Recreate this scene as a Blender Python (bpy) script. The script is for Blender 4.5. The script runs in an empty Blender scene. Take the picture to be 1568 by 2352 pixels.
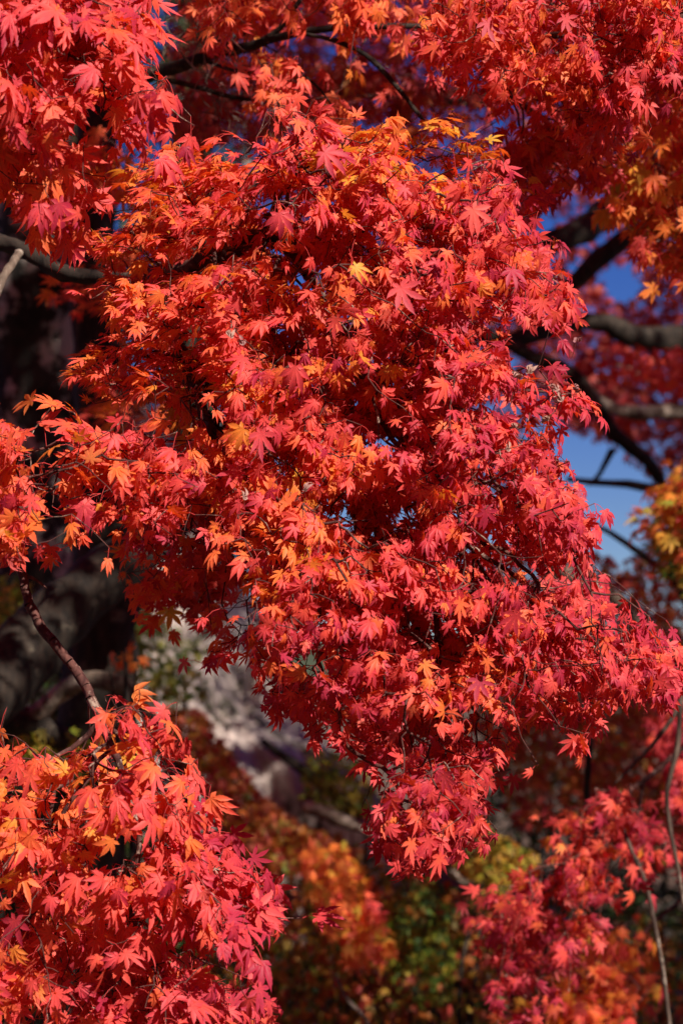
import bpy, math, random
import numpy as np
from mathutils import Vector, noise as mnoise
random.seed(7)
RNG = np.random.default_rng(7)
S = bpy.context.scene
C = S.collection

# ------------------------------------------------------------ camera, sky, sun
PITCH = math.radians(5.0)
CAM = np.array([0.0, 0.0, 1.7])
FWD = np.array([0.0, math.cos(PITCH), math.sin(PITCH)])
RGT = np.array([1.0, 0.0, 0.0])
DWN = np.array([0.0, math.sin(PITCH), -math.cos(PITCH)])
UP = np.array([0.0, 0.0, 1.0])
LENS, SENS = 85.0, 36.0
PW, PH = 1568.0, 2352.0                       # picture units used by at()

cd = bpy.data.cameras.new('camera'); cam = bpy.data.objects.new('camera', cd); C.objects.link(cam)
cam.location = CAM; cam.rotation_euler = (math.radians(90) + PITCH, 0, 0)
cd.sensor_fit = 'VERTICAL'; cd.sensor_height = SENS; cd.lens = LENS
cd.clip_start = 0.1; cd.clip_end = 2000
cd.dof.use_dof = True; cd.dof.focus_distance = 4.15; cd.dof.aperture_fstop = 4.0
S.camera = cam

SUN_DIR = np.array([0.50, -0.62, 0.66]); SUN_DIR /= np.linalg.norm(SUN_DIR)   # towards the sun
W = bpy.data.worlds.new('World'); S.world = W; W.use_nodes = True
nt = W.node_tree; bg = nt.nodes['Background']
sky = nt.nodes.new('ShaderNodeTexSky'); sky.sky_type = 'NISHITA'; sky.sun_disc = False
sky.sun_elevation = math.asin(SUN_DIR[2]); sky.sun_rotation = math.atan2(SUN_DIR[0], SUN_DIR[1])
sky.ozone_density = 4.0; sky.dust_density = 0.0; sky.air_density = 1.0; sky.altitude = 1500
hs_ = nt.nodes.new('ShaderNodeHueSaturation'); hs_.inputs['Saturation'].default_value = 1.35; hs_.inputs['Value'].default_value = .88; hs_.inputs['Hue'].default_value = .53
nt.links.new(sky.outputs[0], hs_.inputs['Color']); nt.links.new(hs_.outputs[0], bg.inputs[0]); bg.inputs[1].default_value = 0.05
sd = bpy.data.lights.new('sun', 'SUN'); sun = bpy.data.objects.new('sun', sd); C.objects.link(sun)
sd.energy = 5.0; sd.angle = math.radians(0.5); sd.color = (1.0, 0.93, 0.82)
sun.rotation_euler = Vector(-SUN_DIR).to_track_quat('-Z', 'Y').to_euler()
S.view_settings.view_transform = 'Standard'; S.view_settings.look = 'None'
S.view_settings.gamma = 1; S.view_settings.use_curve_mapping = False
S.view_settings.exposure = 0.75
try:
    S.cycles.max_bounces = 6; S.cycles.transmission_bounces = 4; S.cycles.diffuse_bounces = 3
except Exception: pass

# ------------------------------------------------------------ helpers
def at(x, y, d):
    """world point seen at picture unit (x, y), d metres along the view axis"""
    h = SENS / LENS * d
    return CAM + FWD * d + RGT * ((x / PW - .5) * h * PW / PH) + DWN * ((y / PH - .5) * h)
def ats(xy, d):
    x = xy[:, 0]; y = xy[:, 1]; h = SENS / LENS * d
    return CAM + FWD * d[:, None] + RGT * ((x / PW - .5) * h * PW / PH)[:, None] + DWN * ((y / PH - .5) * h)[:, None]
def proj(P):
    q = P - CAM; d = q @ FWD; h = SENS / LENS * d
    return np.stack([(q @ RGT) / (h * PW / PH) * PW + PW / 2, (q @ DWN) / h * PH + PH / 2], 1), d
def nrm(v): return v / np.maximum(np.linalg.norm(v, axis=-1, keepdims=True), 1e-9)
def inpoly(P, poly):
    poly = np.asarray(poly, float); x, y = P[:, 0], P[:, 1]; r = np.zeros(len(P), bool); j = len(poly) - 1
    for i in range(len(poly)):
        xi, yi = poly[i]; xj, yj = poly[j]
        c = ((yi > y) != (yj > y)) & (x < (xj - xi) * (y - yi) / (yj - yi + 1e-12) + xi)
        r ^= c; j = i
    return r
def tag(o, label=None, cat=None, group=None, kind=None):
    for k, v in (('label', label), ('category', cat), ('group', group), ('kind', kind)):
        if v: o[k] = v
    return o
def empty(name, loc, label=None, cat=None, group=None):
    o = bpy.data.objects.new(name, None); C.objects.link(o); o.location = loc; o.empty_display_size = .1
    return tag(o, label, cat, group)
def mesh_obj(name, V, T, mat, parent=None, attrs=None, label=None):
    """triangle mesh; vertices in world space"""
    me = bpy.data.meshes.new(name)
    V = np.asarray(V, np.float32); T = np.asarray(T, np.int32)
    off = np.zeros(3)
    if parent is not None:
        p = parent
        while p is not None: off = off + np.array(p.location); p = p.parent
    V = V - off.astype(np.float32)
    me.vertices.add(len(V)); me.vertices.foreach_set('co', V.ravel())
    me.loops.add(T.size); me.loops.foreach_set('vertex_index', T.ravel())
    me.polygons.add(len(T)); me.polygons.foreach_set('loop_start', np.arange(0, T.size, 3, dtype=np.int32))
    for k, a in (attrs or {}).items():
        me.attributes.new(k, 'FLOAT', 'POINT').data.foreach_set('value', np.asarray(a, np.float32))
    me.update(calc_edges=True); me.validate()
    me.materials.append(mat)
    o = bpy.data.objects.new(name, me); C.objects.link(o)
    if parent is not None: o.parent = parent
    if label: o['label'] = label
    return o

# ------------------------------------------------------------ materials
def newmat(name):
    m = bpy.data.materials.new(name); m.use_nodes = True
    n = m.node_tree.nodes; l = m.node_tree.links
    return m, n, l, n['Principled BSDF'], n['Material Output']
def ramp(n, stops):
    r = n.new('ShaderNodeValToRGB'); e = r.color_ramp.elements
    while len(e) > 1: e.remove(e[-1])
    e[0].position = stops[0][0]; e[0].color = (*stops[0][1], 1)
    for p, c in stops[1:]:
        x = e.new(p); x.color = (*c, 1)
    return r
def math_node(n, l, op, a, b=None, clamp=False):
    m = n.new('ShaderNodeMath'); m.operation = op; m.use_clamp = clamp
    for i, v in enumerate((a, b)):
        if v is None: continue
        if isinstance(v, (int, float)): m.inputs[i].default_value = v
        else: l.new(v, m.inputs[i])
    return m.outputs[0]

REFL = [(0, (.44, .026, .062)), (.12, (.70, .064, .074)), (.26, (.80, .095, .064)), (.40, (.84, .17, .045)),
        (.54, (.82, .24, .035)), (.68, (.74, .40, .05)), (.82, (.30, .30, .03)), (.92, (.11, .17, .022)), (1, (.04, .09, .02))]
TRAN = [(0, (.55, .008, .010)), (.12, (.85, .030, .010)), (.26, (.95, .095, .012)), (.40, (.97, .22, .018)),
        (.54, (.97, .40, .035)), (.68, (.92, .58, .06)), (.82, (.45, .45, .03)), (.92, (.16, .28, .02)), (1, (.06, .14, .02))]
def leaf_material(name, refl=REFL, tran=TRAN, gloss=.55, thr=.38, spec=.3):
    m, n, l, p, out = newmat(name)
    hue = n.new('ShaderNodeAttribute'); hue.attribute_name = 'hue'
    vein = n.new('ShaderNodeAttribute'); vein.attribute_name = 'vein'
    rad = n.new('ShaderNodeAttribute'); rad.attribute_name = 'rad'
    tc = n.new('ShaderNodeTexCoord')
    ns = n.new('ShaderNodeTexNoise'); ns.inputs['Scale'].default_value = 38; ns.inputs['Detail'].default_value = 3
    l.new(tc.outputs['Object'], ns.inputs['Vector'])
    h = math_node(n, l, 'MULTIPLY_ADD', ns.outputs[0], .16); h.node.inputs[2].default_value = -.08
    h = math_node(n, l, 'ADD', hue.outputs['Fac'], h)
    # colour turns yellower near the leaf stalk on many leaves
    g = math_node(n, l, 'SUBTRACT', .5, rad.outputs['Fac']); g = math_node(n, l, 'MULTIPLY', g, .13)
    h = math_node(n, l, 'ADD', h, g, True)
    rr = ramp(n, refl); rt = ramp(n, tran); l.new(h, rr.inputs[0]); l.new(h, rt.inputs[0])
    v = math_node(n, l, 'POWER', vein.outputs['Fac'], 7.0); v = math_node(n, l, 'MULTIPLY', v, .38)
    def veined(c):
        mx = n.new('ShaderNodeMix'); mx.data_type = 'RGBA'; mx.blend_type = 'MULTIPLY'
        l.new(v, mx.inputs[0]); l.new(c, mx.inputs[6]); mx.inputs[7].default_value = (.45, .3, .5, 1)
        return mx.outputs[2]
    # paler, duller underside
    geo = n.new('ShaderNodeNewGeometry')
    un = n.new('ShaderNodeMix'); un.data_type = 'RGBA'; un.inputs[7].default_value = (.72, .30, .16, 1)
    f = math_node(n, l, 'MULTIPLY', geo.outputs['Backfacing'], .22); l.new(f, un.inputs[0]); l.new(veined(rr.outputs[0]), un.inputs[6])
    # small brown blemishes
    sp = n.new('ShaderNodeTexNoise'); sp.inputs['Scale'].default_value = 300; sp.inputs['Detail'].default_value = 1
    l.new(tc.outputs['Object'], sp.inputs['Vector'])
    sr = ramp(n, [(.70, (0, 0, 0)), (.76, (1, 1, 1))]); l.new(sp.outputs[0], sr.inputs[0])
    bm = n.new('ShaderNodeMix'); bm.data_type = 'RGBA'; bm.inputs[7].default_value = (.16, .05, .03, 1)
    l.new(sr.outputs[0], bm.inputs[0]); l.new(un.outputs[2], bm.inputs[6])
    l.new(bm.outputs[2], p.inputs['Base Color'])
    p.inputs['Roughness'].default_value = gloss; p.inputs['Specular IOR Level'].default_value = spec
    bp = n.new('ShaderNodeBump'); bp.inputs['Strength'].default_value = .25; bp.inputs['Distance'].default_value = .001
    bn = n.new('ShaderNodeTexNoise'); bn.inputs['Scale'].default_value = 160
    l.new(tc.outputs['Object'], bn.inputs['Vector']); l.new(bn.outputs[0], bp.inputs['Height']); l.new(bp.outputs[0], p.inputs['Normal'])
    tr = n.new('ShaderNodeBsdfTranslucent'); l.new(veined(rt.outputs[0]), tr.inputs[0])
    mx = n.new('ShaderNodeMixShader'); mx.inputs[0].default_value = thr
    l.new(p.outputs[0], mx.inputs[1]); l.new(tr.outputs[0], mx.inputs[2]); l.new(mx.outputs[0], out.inputs[0])
    return m
M_LEAF = leaf_material('maple_leaf')
M_LEAF_SHADED = leaf_material('shaded_maple_leaf', [(a, tuple(c * .5 for c in q)) for a, q in REFL], [(a, tuple(c * .6 for c in q)) for a, q in TRAN], .5, .42, .35)  # same maple leaf, colours darkened to put shade into the background foliage
M_DRY = leaf_material('dried_leaf', [(0, (.30, .12, .13)), (1, (.42, .26, .2))], [(0, (.3, .06, .04)), (1, (.4, .15, .06))], .6, .2, .3)
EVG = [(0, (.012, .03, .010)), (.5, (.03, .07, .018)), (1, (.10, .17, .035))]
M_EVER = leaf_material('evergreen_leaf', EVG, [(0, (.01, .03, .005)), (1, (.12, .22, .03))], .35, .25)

def bark_material(name, dark, light, lichen, amount, scale=1.0):
    m, n, l, p, out = newmat(name)
    tc = n.new('ShaderNodeTexCoord'); mp = n.new('ShaderNodeMapping'); mp.inputs['Scale'].default_value = (1, 1, .35)
    l.new(tc.outputs['Object'], mp.inputs[0])
    a = n.new('ShaderNodeTexNoise'); a.inputs['Scale'].default_value = 22 * scale; a.inputs['Detail'].default_value = 8; a.inputs['Roughness'].default_value = .65
    l.new(mp.outputs[0], a.inputs['Vector'])
    r = ramp(n, [(.36, dark), (.66, light)]); l.new(a.outputs[0], r.inputs[0])
    b = n.new('ShaderNodeTexNoise'); b.inputs['Scale'].default_value = 7 * scale; b.inputs['Detail'].default_value = 7; b.inputs['Roughness'].default_value = .7
    l.new(tc.outputs['Object'], b.inputs['Vector'])
    lr = ramp(n, [(1 - amount - .04, (0, 0, 0)), (1 - amount + .04, (1, 1, 1))]); l.new(b.outputs[0], lr.inputs[0])
    mx = n.new('ShaderNodeMix'); mx.data_type = 'RGBA'; l.new(lr.outputs[0], mx.inputs[0]); l.new(r.outputs[0], mx.inputs[6]); mx.inputs[7].default_value = (*lichen, 1)
    l.new(mx.outputs[2], p.inputs['Base Color']); p.inputs['Roughness'].default_value = .85; p.inputs['Specular IOR Level'].default_value = .25
    bp = n.new('ShaderNodeBump'); bp.inputs['Strength'].default_value = .9; bp.inputs['Distance'].default_value = .01 / scale
    l.new(a.outputs[0], bp.inputs['Height']); l.new(bp.outputs[0], p.inputs['Normal'])
    return m
M_TWIG = bark_material('twig_bark', (.035, .010, .010), (.13, .05, .04), (.34, .24, .19), .40, 3.0)
M_LIMB = bark_material('limb_bark', (.010, .007, .006), (.040, .027, .020), (.10, .08, .06), .38, 1.8)
M_TRUNK = bark_material('trunk_bark', (.008, .007, .006), (.030, .023, .019), (.36, .33, .30), .46, 1.0)
M_PALE = bark_material('pale_bark', (.06, .04, .03), (.18, .13, .10), (.34, .27, .22), .45, 1.6)

# ------------------------------------------------------------ leaves
def leaf_template(rng, hi=True, squeeze=1.0, bend=.5, fold=.25, nl=7):
    A = {7: [0, 38, -38, 76, -76, 122, -122], 5: [0, 44, -44, 92, -92]}[nl]
    Ls = {7: [1.10, .98, .98, .74, .74, .34, .34], 5: [1, .86, .86, .5, .5]}[nl]
    A = [math.radians(a * squeeze + rng.normal(0, 3)) for a in A]
    Ls = [q * rng.uniform(.92, 1.08) for q in Ls]
    order = np.argsort(A); V = []; T = []; rad = []; vein = []
    def put(x, y, z, r, v):
        V.append((x, y, z)); rad.append(r); vein.append(v); return len(V) - 1
    for k, oi in enumerate(order):
        a = A[oi]; L = Ls[oi]
        if hi: ts = [.36, .47, .52, .62, .66, .77, .80, .91, 1.0]; ws = [.092, .128, .110, .118, .094, .076, .050, .018, 0]
        else: ts = [.45, .7, 1.0]; ws = [.13, .09, 0]
        if hi == 'far': ts = [.5, 1.0]; ws = [.16, 0]
        elif hi and L < .5: ts = [.45, .6, .65, .85, 1]; ws = [.13, .13, .10, .05, 0]
        bk = bend * rng.uniform(.6, 1.4); sw = rng.normal(0, .13)
        def P(t, w, v):
            r = t * L; aa = a + sw * t * t
            x = math.sin(aa) * r + math.cos(aa) * w; y = math.cos(aa) * r - math.sin(aa) * w
            rr = math.hypot(x, y) + 1e-9; kk = bk
            q = math.sin(kk * rr) / kk if abs(kk) > .01 else rr
            z = -(1 - math.cos(kk * rr)) / kk if abs(kk) > .01 else 0
            z += fold * abs(w)
            return put(x * q / rr, y * q / rr, z, min(1, rr), v)
        o = put(0, 0, 0, 0, 1)
        mids = [P(ts[0] * .55, 0, 1)] + [P(t, 0, 1) for t in ts]
        for s in (-1, 1):
            nb = k + s
            if 0 <= nb < nl:
                half = abs(A[order[nb]] - a) / 2; rs = .27 * min(1, .4 + .6 * min(L, Ls[order[nb]]))
            else: half = math.radians(30); rs = .10
            e0 = P(rs * math.cos(half) / L, s * rs * math.sin(half), .0)
            ed = [e0] + [P(t, s * w * (L ** .45), .0) for t, w in zip(ts[:-1], ws[:-1])] + [mids[-1]]
            T.append((o, mids[0], e0) if s > 0 else (o, e0, mids[0]))
            for i in range(len(ts)):
                q = [mids[i], mids[i + 1], ed[i + 1], ed[i]]
                tr = [(q[0], q[1], q[2]), (q[0], q[2], q[3])]
                if i == len(ts) - 1: tr = [(mids[i], mids[i + 1], ed[i])]
                for t in tr: T.append(t if s < 0 else t[::-1])
    V = np.array(V); T = np.array(T)
    # consistent winding: normals point to +z at rest
    n = np.cross(V[T[:, 1]] - V[T[:, 0]], V[T[:, 2]] - V[T[:, 0]])
    fl = n[:, 2] < 0; T[fl] = T[fl][:, ::-1]
    return V, T, np.array(rad), np.array(vein)
_r = np.random.default_rng(3)
HI = [leaf_template(_r, True, s, b, f) for s, b, f in
      [(1, .25, .2), (1, .6, .3), (1.05, -.2, .15), (.8, .9, .4), (.68, 1.1, .5), (.55, 1.2, .6), (1, .45, -.2), (.75, .7, .3), (.62, .7, .45)]]
HI += [leaf_template(_r, True, 1, .4, .25, 5)]
LO = [leaf_template(_r, False, s, b, f) for s, b, f in [(1, .3, .2), (1, .8, .3), (.8, 1.0, .4), (1, .5, .2)]]
FAR = [leaf_template(_r, 'far', 1, b, .2, 5) for b in (.3, .8)]
CURL = [leaf_template(_r, True, .5, 2.6, 1.2), leaf_template(_r, True, .42, 3.2, 1.4, 5), leaf_template(_r, True, .6, -2.6, 1.0)]

def build_leaves(pos, tip, nor, size, hue, temps):
    """pos,tip,nor (n,3); returns V,T,attrs"""
    tip = nrm(tip); nor = nrm(nor - (nor * tip).sum(1, keepdims=True) * tip); sid = np.cross(tip, nor)
    pick = RNG.integers(0, len(temps), len(pos)); Vs, Ts, H, R, E = [], [], [], [], []; off = 0
    for k, (v, t, ra, ve) in enumerate(temps):
        i = np.where(pick == k)[0]
        if not len(i): continue
        mir = np.where(RNG.random(len(i)) < .5, 1, 1)[:, None, None]
        w = RNG.uniform(.68, 1.02, len(i))[:, None, None]
        P = pos[i][:, None] + size[i][:, None, None] * (v[None, :, 0:1] * w * mir * sid[i][:, None] + v[None, :, 1:2] * tip[i][:, None] + v[None, :, 2:3] * nor[i][:, None])
        Vs.append(P.reshape(-1, 3)); nv = len(v)
        Ts.append((t[None] + (np.arange(len(i)) * nv)[:, None, None] + off).reshape(-1, 3)); off += nv * len(i)
        H.append(np.repeat(hue[i], nv)); R.append(np.tile(ra, len(i))); E.append(np.tile(ve, len(i)))
    return np.concatenate(Vs), np.concatenate(Ts), dict(hue=np.concatenate(H), rad=np.concatenate(R), vein=np.concatenate(E))
def segs(A, B, ra, rb, ns=5):
    """tapered open tubes, vectorised"""
    d = nrm(B - A); ref = np.where(np.abs(d[:, 2:3]) > .9, np.array([[1., 0, 0]]), np.array([[0, 0, 1.]]))
    u = nrm(np.cross(d, ref)); v = np.cross(d, u); n = len(A)
    an = np.arange(ns) * 2 * math.pi / ns; c = np.cos(an)[None, :, None]; s = np.sin(an)[None, :, None]
    ring = c * u[:, None] + s * v[:, None]
    V = np.concatenate([A[:, None] + ring * ra[:, None, None], B[:, None] + ring * rb[:, None, None]], 1).reshape(-1, 3)
    T = []
    for i in range(ns):
        j = (i + 1) % ns; T += [(i, j, ns + j), (i, ns + j, ns + i)]
    T = (np.array(T)[None] + (np.arange(n) * 2 * ns)[:, None, None]).reshape(-1, 3)
    return V, T
def join(parts):
    Vs, Ts, off = [], [], 0; at_ = {}
    for p in parts:
        V, T = p[0], p[1]; Vs.append(V); Ts.append(T + off); off += len(V)
        for k, a in (p[2] if len(p) > 2 else {}).items(): at_.setdefault(k, []).append(a)
    return np.concatenate(Vs), np.concatenate(Ts), {k: np.concatenate(a) for k, a in at_.items()}
def smooth_path(P, R, step):
    """Catmull-Rom through points"""
    P = np.asarray(P, float); R = np.asarray(R, float)
    Q = np.vstack([2 * P[0] - P[1], P, 2 * P[-1] - P[-2]]); out, rr = [], []
    for i in range(len(P) - 1):
        p0, p1, p2, p3 = Q[i:i + 4]; n = max(2, int(np.linalg.norm(p2 - p1) / step))
        for t in np.arange(n) / n:
            out.append(.5 * ((2 * p1) + (-p0 + p2) * t + (2 * p0 - 5 * p1 + 4 * p2 - p3) * t * t + (-p0 + 3 * p1 - 3 * p2 + p3) * t ** 3))
            rr.append(R[i] * (1 - t) + R[i + 1] * t)
    out.append(P[-1]); rr.append(R[-1])
    return np.array(out), np.array(rr)
def limb(P, R, step=.03, ns=12, rough=.12, wob=.25, seed=0):
    """continuous gnarled limb through world points P with radii R"""
    P, R = smooth_path(P, R, step); n = len(P); rg = np.random.default_rng(seed)
    # small wander
    w = rg.normal(0, 1, (n, 3)); k = 7
    for _ in range(3): w = np.stack([np.convolve(w[:, i], np.ones(k) / k, 'same')[:n] for i in range(3)], 1)
    w *= np.minimum(1, np.minimum(np.arange(n), np.arange(n)[::-1]) / 4)[:, None]
    P = P + w * R[:, None] * wob * 3
    d = nrm(np.gradient(P, axis=0)); u = np.cross(d[0], [0.1, .2, 1.]); u /= np.linalg.norm(u); V = []
    for i in range(n):
        u = u - d[i] * (u @ d[i]); u /= np.linalg.norm(u); v = np.cross(d[i], u)
        for j in range(ns):
            a = j * 2 * math.pi / ns; q = u * math.cos(a) + v * math.sin(a)
            f = 1 + rough * mnoise.noise(Vector(P[i] / max(R[i], .004) * .45 + q * 1.1 + seed)) * 2.2 + rough * .6 * mnoise.noise(Vector(P[i] * 25 + q * 3))
            V.append(P[i] + q * R[i] * f)
    V.append(P[0]); V.append(P[-1]); T = []
    for i in range(n - 1):
        for j in range(ns):
            a = i * ns + j; b = i * ns + (j + 1) % ns; T += [(a, b, b + ns), (a, b + ns, a + ns)]
    for j in range(ns):
        T.append((n * ns, (j + 1) % ns, j)); T.append((n * ns + 1, (n - 1) * ns + j, (n - 1) * ns + (j + 1) % ns))
    return np.array(V), np.array(T)

def field(ctrl, XY):
    """inverse-distance blend of control rows (x, y, angle, face, hue)"""
    c = np.array(ctrl, float); d2 = ((XY[:, None] - c[None, :, :2]) ** 2).sum(2) + 900; w = 1 / d2 ** 1.5; w /= w.sum(1, keepdims=True)
    a = np.radians(c[:, 2]); ca = w @ np.cos(a); sa = w @ np.sin(a)
    return np.arctan2(sa, ca), w @ c[:, 3], w @ c[:, 4]

# ------------------------------------------------------------ bough generator
def bough(label, polys, ctrl, depth, thick, n_spray, path, size=.040, hi=True, cat='branch', name='maple_bough', group=None,
          hue_sd=.10, root_r=None, spray=(.20, .10), per=11, keep=1.0, holes=(), parts=8, slope=(0, 0), mat=None, twig=M_TWIG,
          pet=.030, seed=1, tiprand=.55, extra_paths=(), r0=.00042, min_r=.0008, gap=-.11, rag=1.5, skip=0):
    global RNG
    RNG = np.random.default_rng(seed); rg = RNG; mat = mat or M_LEAF; temps = HI if hi else LO
    # sprays
    allp = np.concatenate([np.array(p, float) for p in polys]); lo = allp.min(0) - 30; hi_ = allp.max(0) + 30
    cx = []
    while len(cx) < n_spray:
        c = rg.uniform(lo, hi_, (400, 2)); ok = np.zeros(400, bool)
        for p in polys: ok |= inpoly(c, p)
        for p in holes: ok &= ~inpoly(c, p)
        c = c[ok]
        for q in c:
            # keep sprays from piling up
            if len(cx) > 5 and len(cx) < n_spray and np.min(((np.array(cx[-(n_spray // 2):]) - q) ** 2).sum(1)) < ((hi_ - lo).prod() / n_spray) * .12: continue
            cx.append(q)
            if len(cx) >= n_spray: break
    cx = np.array(cx); d = depth + slope[0] * (cx[:, 0] / PW - .5) + slope[1] * (cx[:, 1] / PH - .5) + rg.uniform(-.5, .5, len(cx)) * thick
    Cw = ats(cx, d); ang, face, hue = field(ctrl, cx); ang = ang + rg.normal(0, .25, len(ang))
    nodes, ndir, nnor, nhue, nface = [], [], [], [], []
    for k in range(len(cx)):
        T = math.cos(ang[k]) * RGT + math.sin(ang[k]) * DWN + FWD * rg.normal(-.1, .4); T /= np.linalg.norm(T)
        f = min(1, max(0, (face[k] - .12) * 1.14)) ** 1.4; N = (1 - f) * UP + f * (-FWD * .9 + UP * .35 + .25 * RGT) + rg.normal(0, .16, 3)
        N = N - T * (N @ T); N /= np.linalg.norm(N); Sd = np.cross(T, N)
        L = spray[0] * rg.uniform(.7, 1.25); Wd = spray[1] * rg.uniform(.7, 1.3); hh = hue[k] + rg.normal(0, .045)
        m = max(3, int(per * rg.uniform(.7, 1.3)))
        t = rg.uniform(0, 1, m); s = rg.uniform(-1, 1, m) * (.25 + .75 * np.sin(np.pi * np.minimum(1, t * 1.1)) )
        for a, b in zip(t, s):
            nodes.append(Cw[k] + T * (a - .6) * L + Sd * b * Wd + N * rg.normal(0, .012) - UP * (.02 * b * b))
            ndir.append(T + Sd * b * .55); nnor.append(N); nhue.append(hh); nface.append(f)
    nodes = np.array(nodes); ndir = nrm(np.array(ndir)); nnor = np.array(nnor); nhue = np.array(nhue); nface = np.array(nface)
    # leaves
    nL = len(nodes); li = np.repeat(np.arange(nL), 3); w = np.tile([0, 1, -1], nL)
    sd_ = np.cross(ndir[li], nnor[li]); spread = rg.uniform(.5, 1.3, len(li))
    td = nrm(ndir[li] + sd_ * (w * spread)[:, None] + rg.normal(0, .22, (len(li), 3)) - UP * (.28 * nface[li])[:, None])
    pl = pet * rg.uniform(.5, 1.3, len(li))
    base = nodes[li] + nrm(ndir[li] + sd_ * (w * 1.1)[:, None] + rg.normal(0, .25, (len(li), 3))) * pl[:, None]
    sz = size * 1.06 * rg.uniform(.55, 1.2, len(li))
    tipd = nrm(td + rg.normal(0, tiprand * .6, (len(li), 3)) - UP * .12)
    nn = nnor[li] + rg.normal(0, 1, (len(li), 3)) * (.26 + .28 * nface[li])[:, None]
    nn = nn + SUN_DIR * (.3 * nface[li])[:, None]
    lh = nhue[li] + .025 + rg.normal(0, hue_sd, len(li))
    cen = base + tipd * (sz * .45)[:, None]; P2, _ = proj(cen); ok = np.zeros(len(li), bool)
    P2 = P2 + np.array([(mnoise.noise(Vector(c * 14)) * 55, mnoise.noise(Vector(c * 14 + 7)) * 55) for c in cen]) * rag + rg.normal(0, 14, (len(cen), 2)) * rag
    for p in polys: ok |= inpoly(P2, p)
    for p in holes: ok &= ~inpoly(P2, p)
    ok &= rg.random(len(li)) < keep
    if gap > -1: ok &= np.array([mnoise.noise(Vector((c[0] * 9, c[1] * 4, c[2] * 11 + seed))) + .35 * mnoise.noise(Vector(c * 30)) > gap for c in cen])
    li, base, tipd, nn, sz, lh = [a[ok] for a in (li, base, tipd, nn, sz, lh)]
    # wood: greedy shortest-ish tree from the given paths
    mp, mr, par0 = [], [], []
    pr, prr = smooth_path([at(*q) for q in path], np.ones(len(path)), .05); mp = list(pr); par0 = [-1] + list(range(len(pr) - 1))
    for ep in extra_paths:
        e, _ = smooth_path([at(*q) for q in ep], np.ones(len(ep)), .05); A = np.array(mp); j = int(np.argmin(((A - e[0]) ** 2).sum(1)))
        for q in e: mp.append(q); par0.append(j); j = len(mp) - 1
    mp = np.array(mp); nm = len(mp); used = np.zeros(nL, bool); used[li] = True
    ids = np.where(used)[0]; Pn = np.vstack([mp, nodes[ids]]); n = len(Pn); par = np.full(n, -1); par[:nm] = par0
    plen = np.zeros(n)
    for i in range(1, nm): plen[i] = plen[par[i]] + np.linalg.norm(Pn[i] - Pn[par[i]])
    intree = np.zeros(n, bool); intree[:nm] = True; best = np.full(n, 1e9); bp = np.zeros(n, int)
    def relax(i):
        dd = np.linalg.norm(Pn - Pn[i], axis=1); c = dd ** 1.25 * 2.2 + .38 * plen[i]; m = (c < best) & ~intree; best[m] = c[m]; bp[m] = i
    for i in range(skip, nm): relax(i)
    order = list(range(nm))
    for _ in range(n - nm):
        b = np.where(intree, 1e9, best); i = int(np.argmin(b)); intree[i] = True; par[i] = bp[i]
        plen[i] = plen[par[i]] + np.linalg.norm(Pn[i] - Pn[par[i]]); order.append(i); relax(i)
    newid = np.full(nL, -1); newid[ids] = nm + np.arange(len(ids)); lnode = newid[li]
    cnt = np.bincount(lnode, minlength=n).astype(float)
    for i in order[::-1]:
        if par[i] >= 0: cnt[par[i]] += cnt[i]
    total = max(1, cnt.max()); rad = np.maximum(min_r, r0 * np.maximum(cnt, 1) ** .42)
    if root_r: rad *= 1.0; rad[:nm] = np.maximum(rad[:nm], root_r * np.linspace(1, .35, nm))
    # split into side branches
    thr = total / parts; sub = np.full(n, -1); roots = []
    for i in order:
        p = par[i]
        if p >= 0 and sub[p] >= 0: sub[i] = sub[p]
        elif cnt[i] < thr and i >= nm and cnt[i] > 0: sub[i] = len(roots); roots.append(i)
    # merge tiny side branches into the nearest large one
    sc = np.array([cnt[r] for r in roots]) if roots else np.array([1.])
    big = np.where(sc >= max(12, thr * .22))[0]
    if not len(big): big = np.array([int(np.argmax(sc))])
    for k, r in enumerate(roots):
        if k not in big: sub[sub == k] = -1
    # leaves sitting directly on the main stem join the nearest side branch
    bigp = np.array([Pn[roots[b]] for b in big])
    lsub = sub[lnode]
    for q in np.where(lsub < 0)[0]: lsub[q] = big[int(np.argmin(((bigp - base[q]) ** 2).sum(1)))]
    e = empty(name, Pn[0], label, cat, group)
    main = np.where((sub < 0) & (par >= 0) & ((cnt > 0) | (np.arange(n) < nm)))[0]
    def wood(idx, mat_, nm_, parent):
        A = Pn[par[idx]]; B = Pn[idx]; M_ = (A + B) / 2 + rg.normal(0, 1, A.shape) * (np.linalg.norm(B - A, axis=1) * .05)[:, None]
        ra = np.minimum(rad[par[idx]], rad[idx] * 1.5); rb = rad[idx]; rm = (ra + rb) / 2
        V, T, _ = join([segs(A, M_, ra, rm, 6), segs(M_, B, rm, rb, 6)])
        return mesh_obj(nm_, V, T, mat_, parent)
    wood(main, twig, 'stem', e)
    for k in big:
        idx = np.where((sub == k) & (par >= 0))[0]; q = np.where(lsub == k)[0]
        if not len(idx) or not len(q): continue
        so = wood(idx, twig, 'side_branch', e)
        Lv = build_leaves(base[q], tipd[q], nn[q], sz[q], lh[q], temps)
        A = Pn[lnode[q]]; B = base[q]; M_ = (A + B) / 2 + UP * (.12 * np.linalg.norm(B - A, axis=1))[:, None]
        pr_ = np.full(len(q), .00055)
        if hi: pv = join([segs(A, M_, pr_, pr_, 3), segs(M_, B, pr_, pr_, 3)])[:2]
        else: pv = segs(A, B, pr_, pr_, 3)
        z = np.zeros(len(pv[0]))
        V, T, at_ = join([Lv, (pv[0], pv[1], dict(hue=z + .16, rad=z + .5, vein=z + .3))])
        mesh_obj('foliage', V, T, mat, so, at_)
    return e
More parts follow.
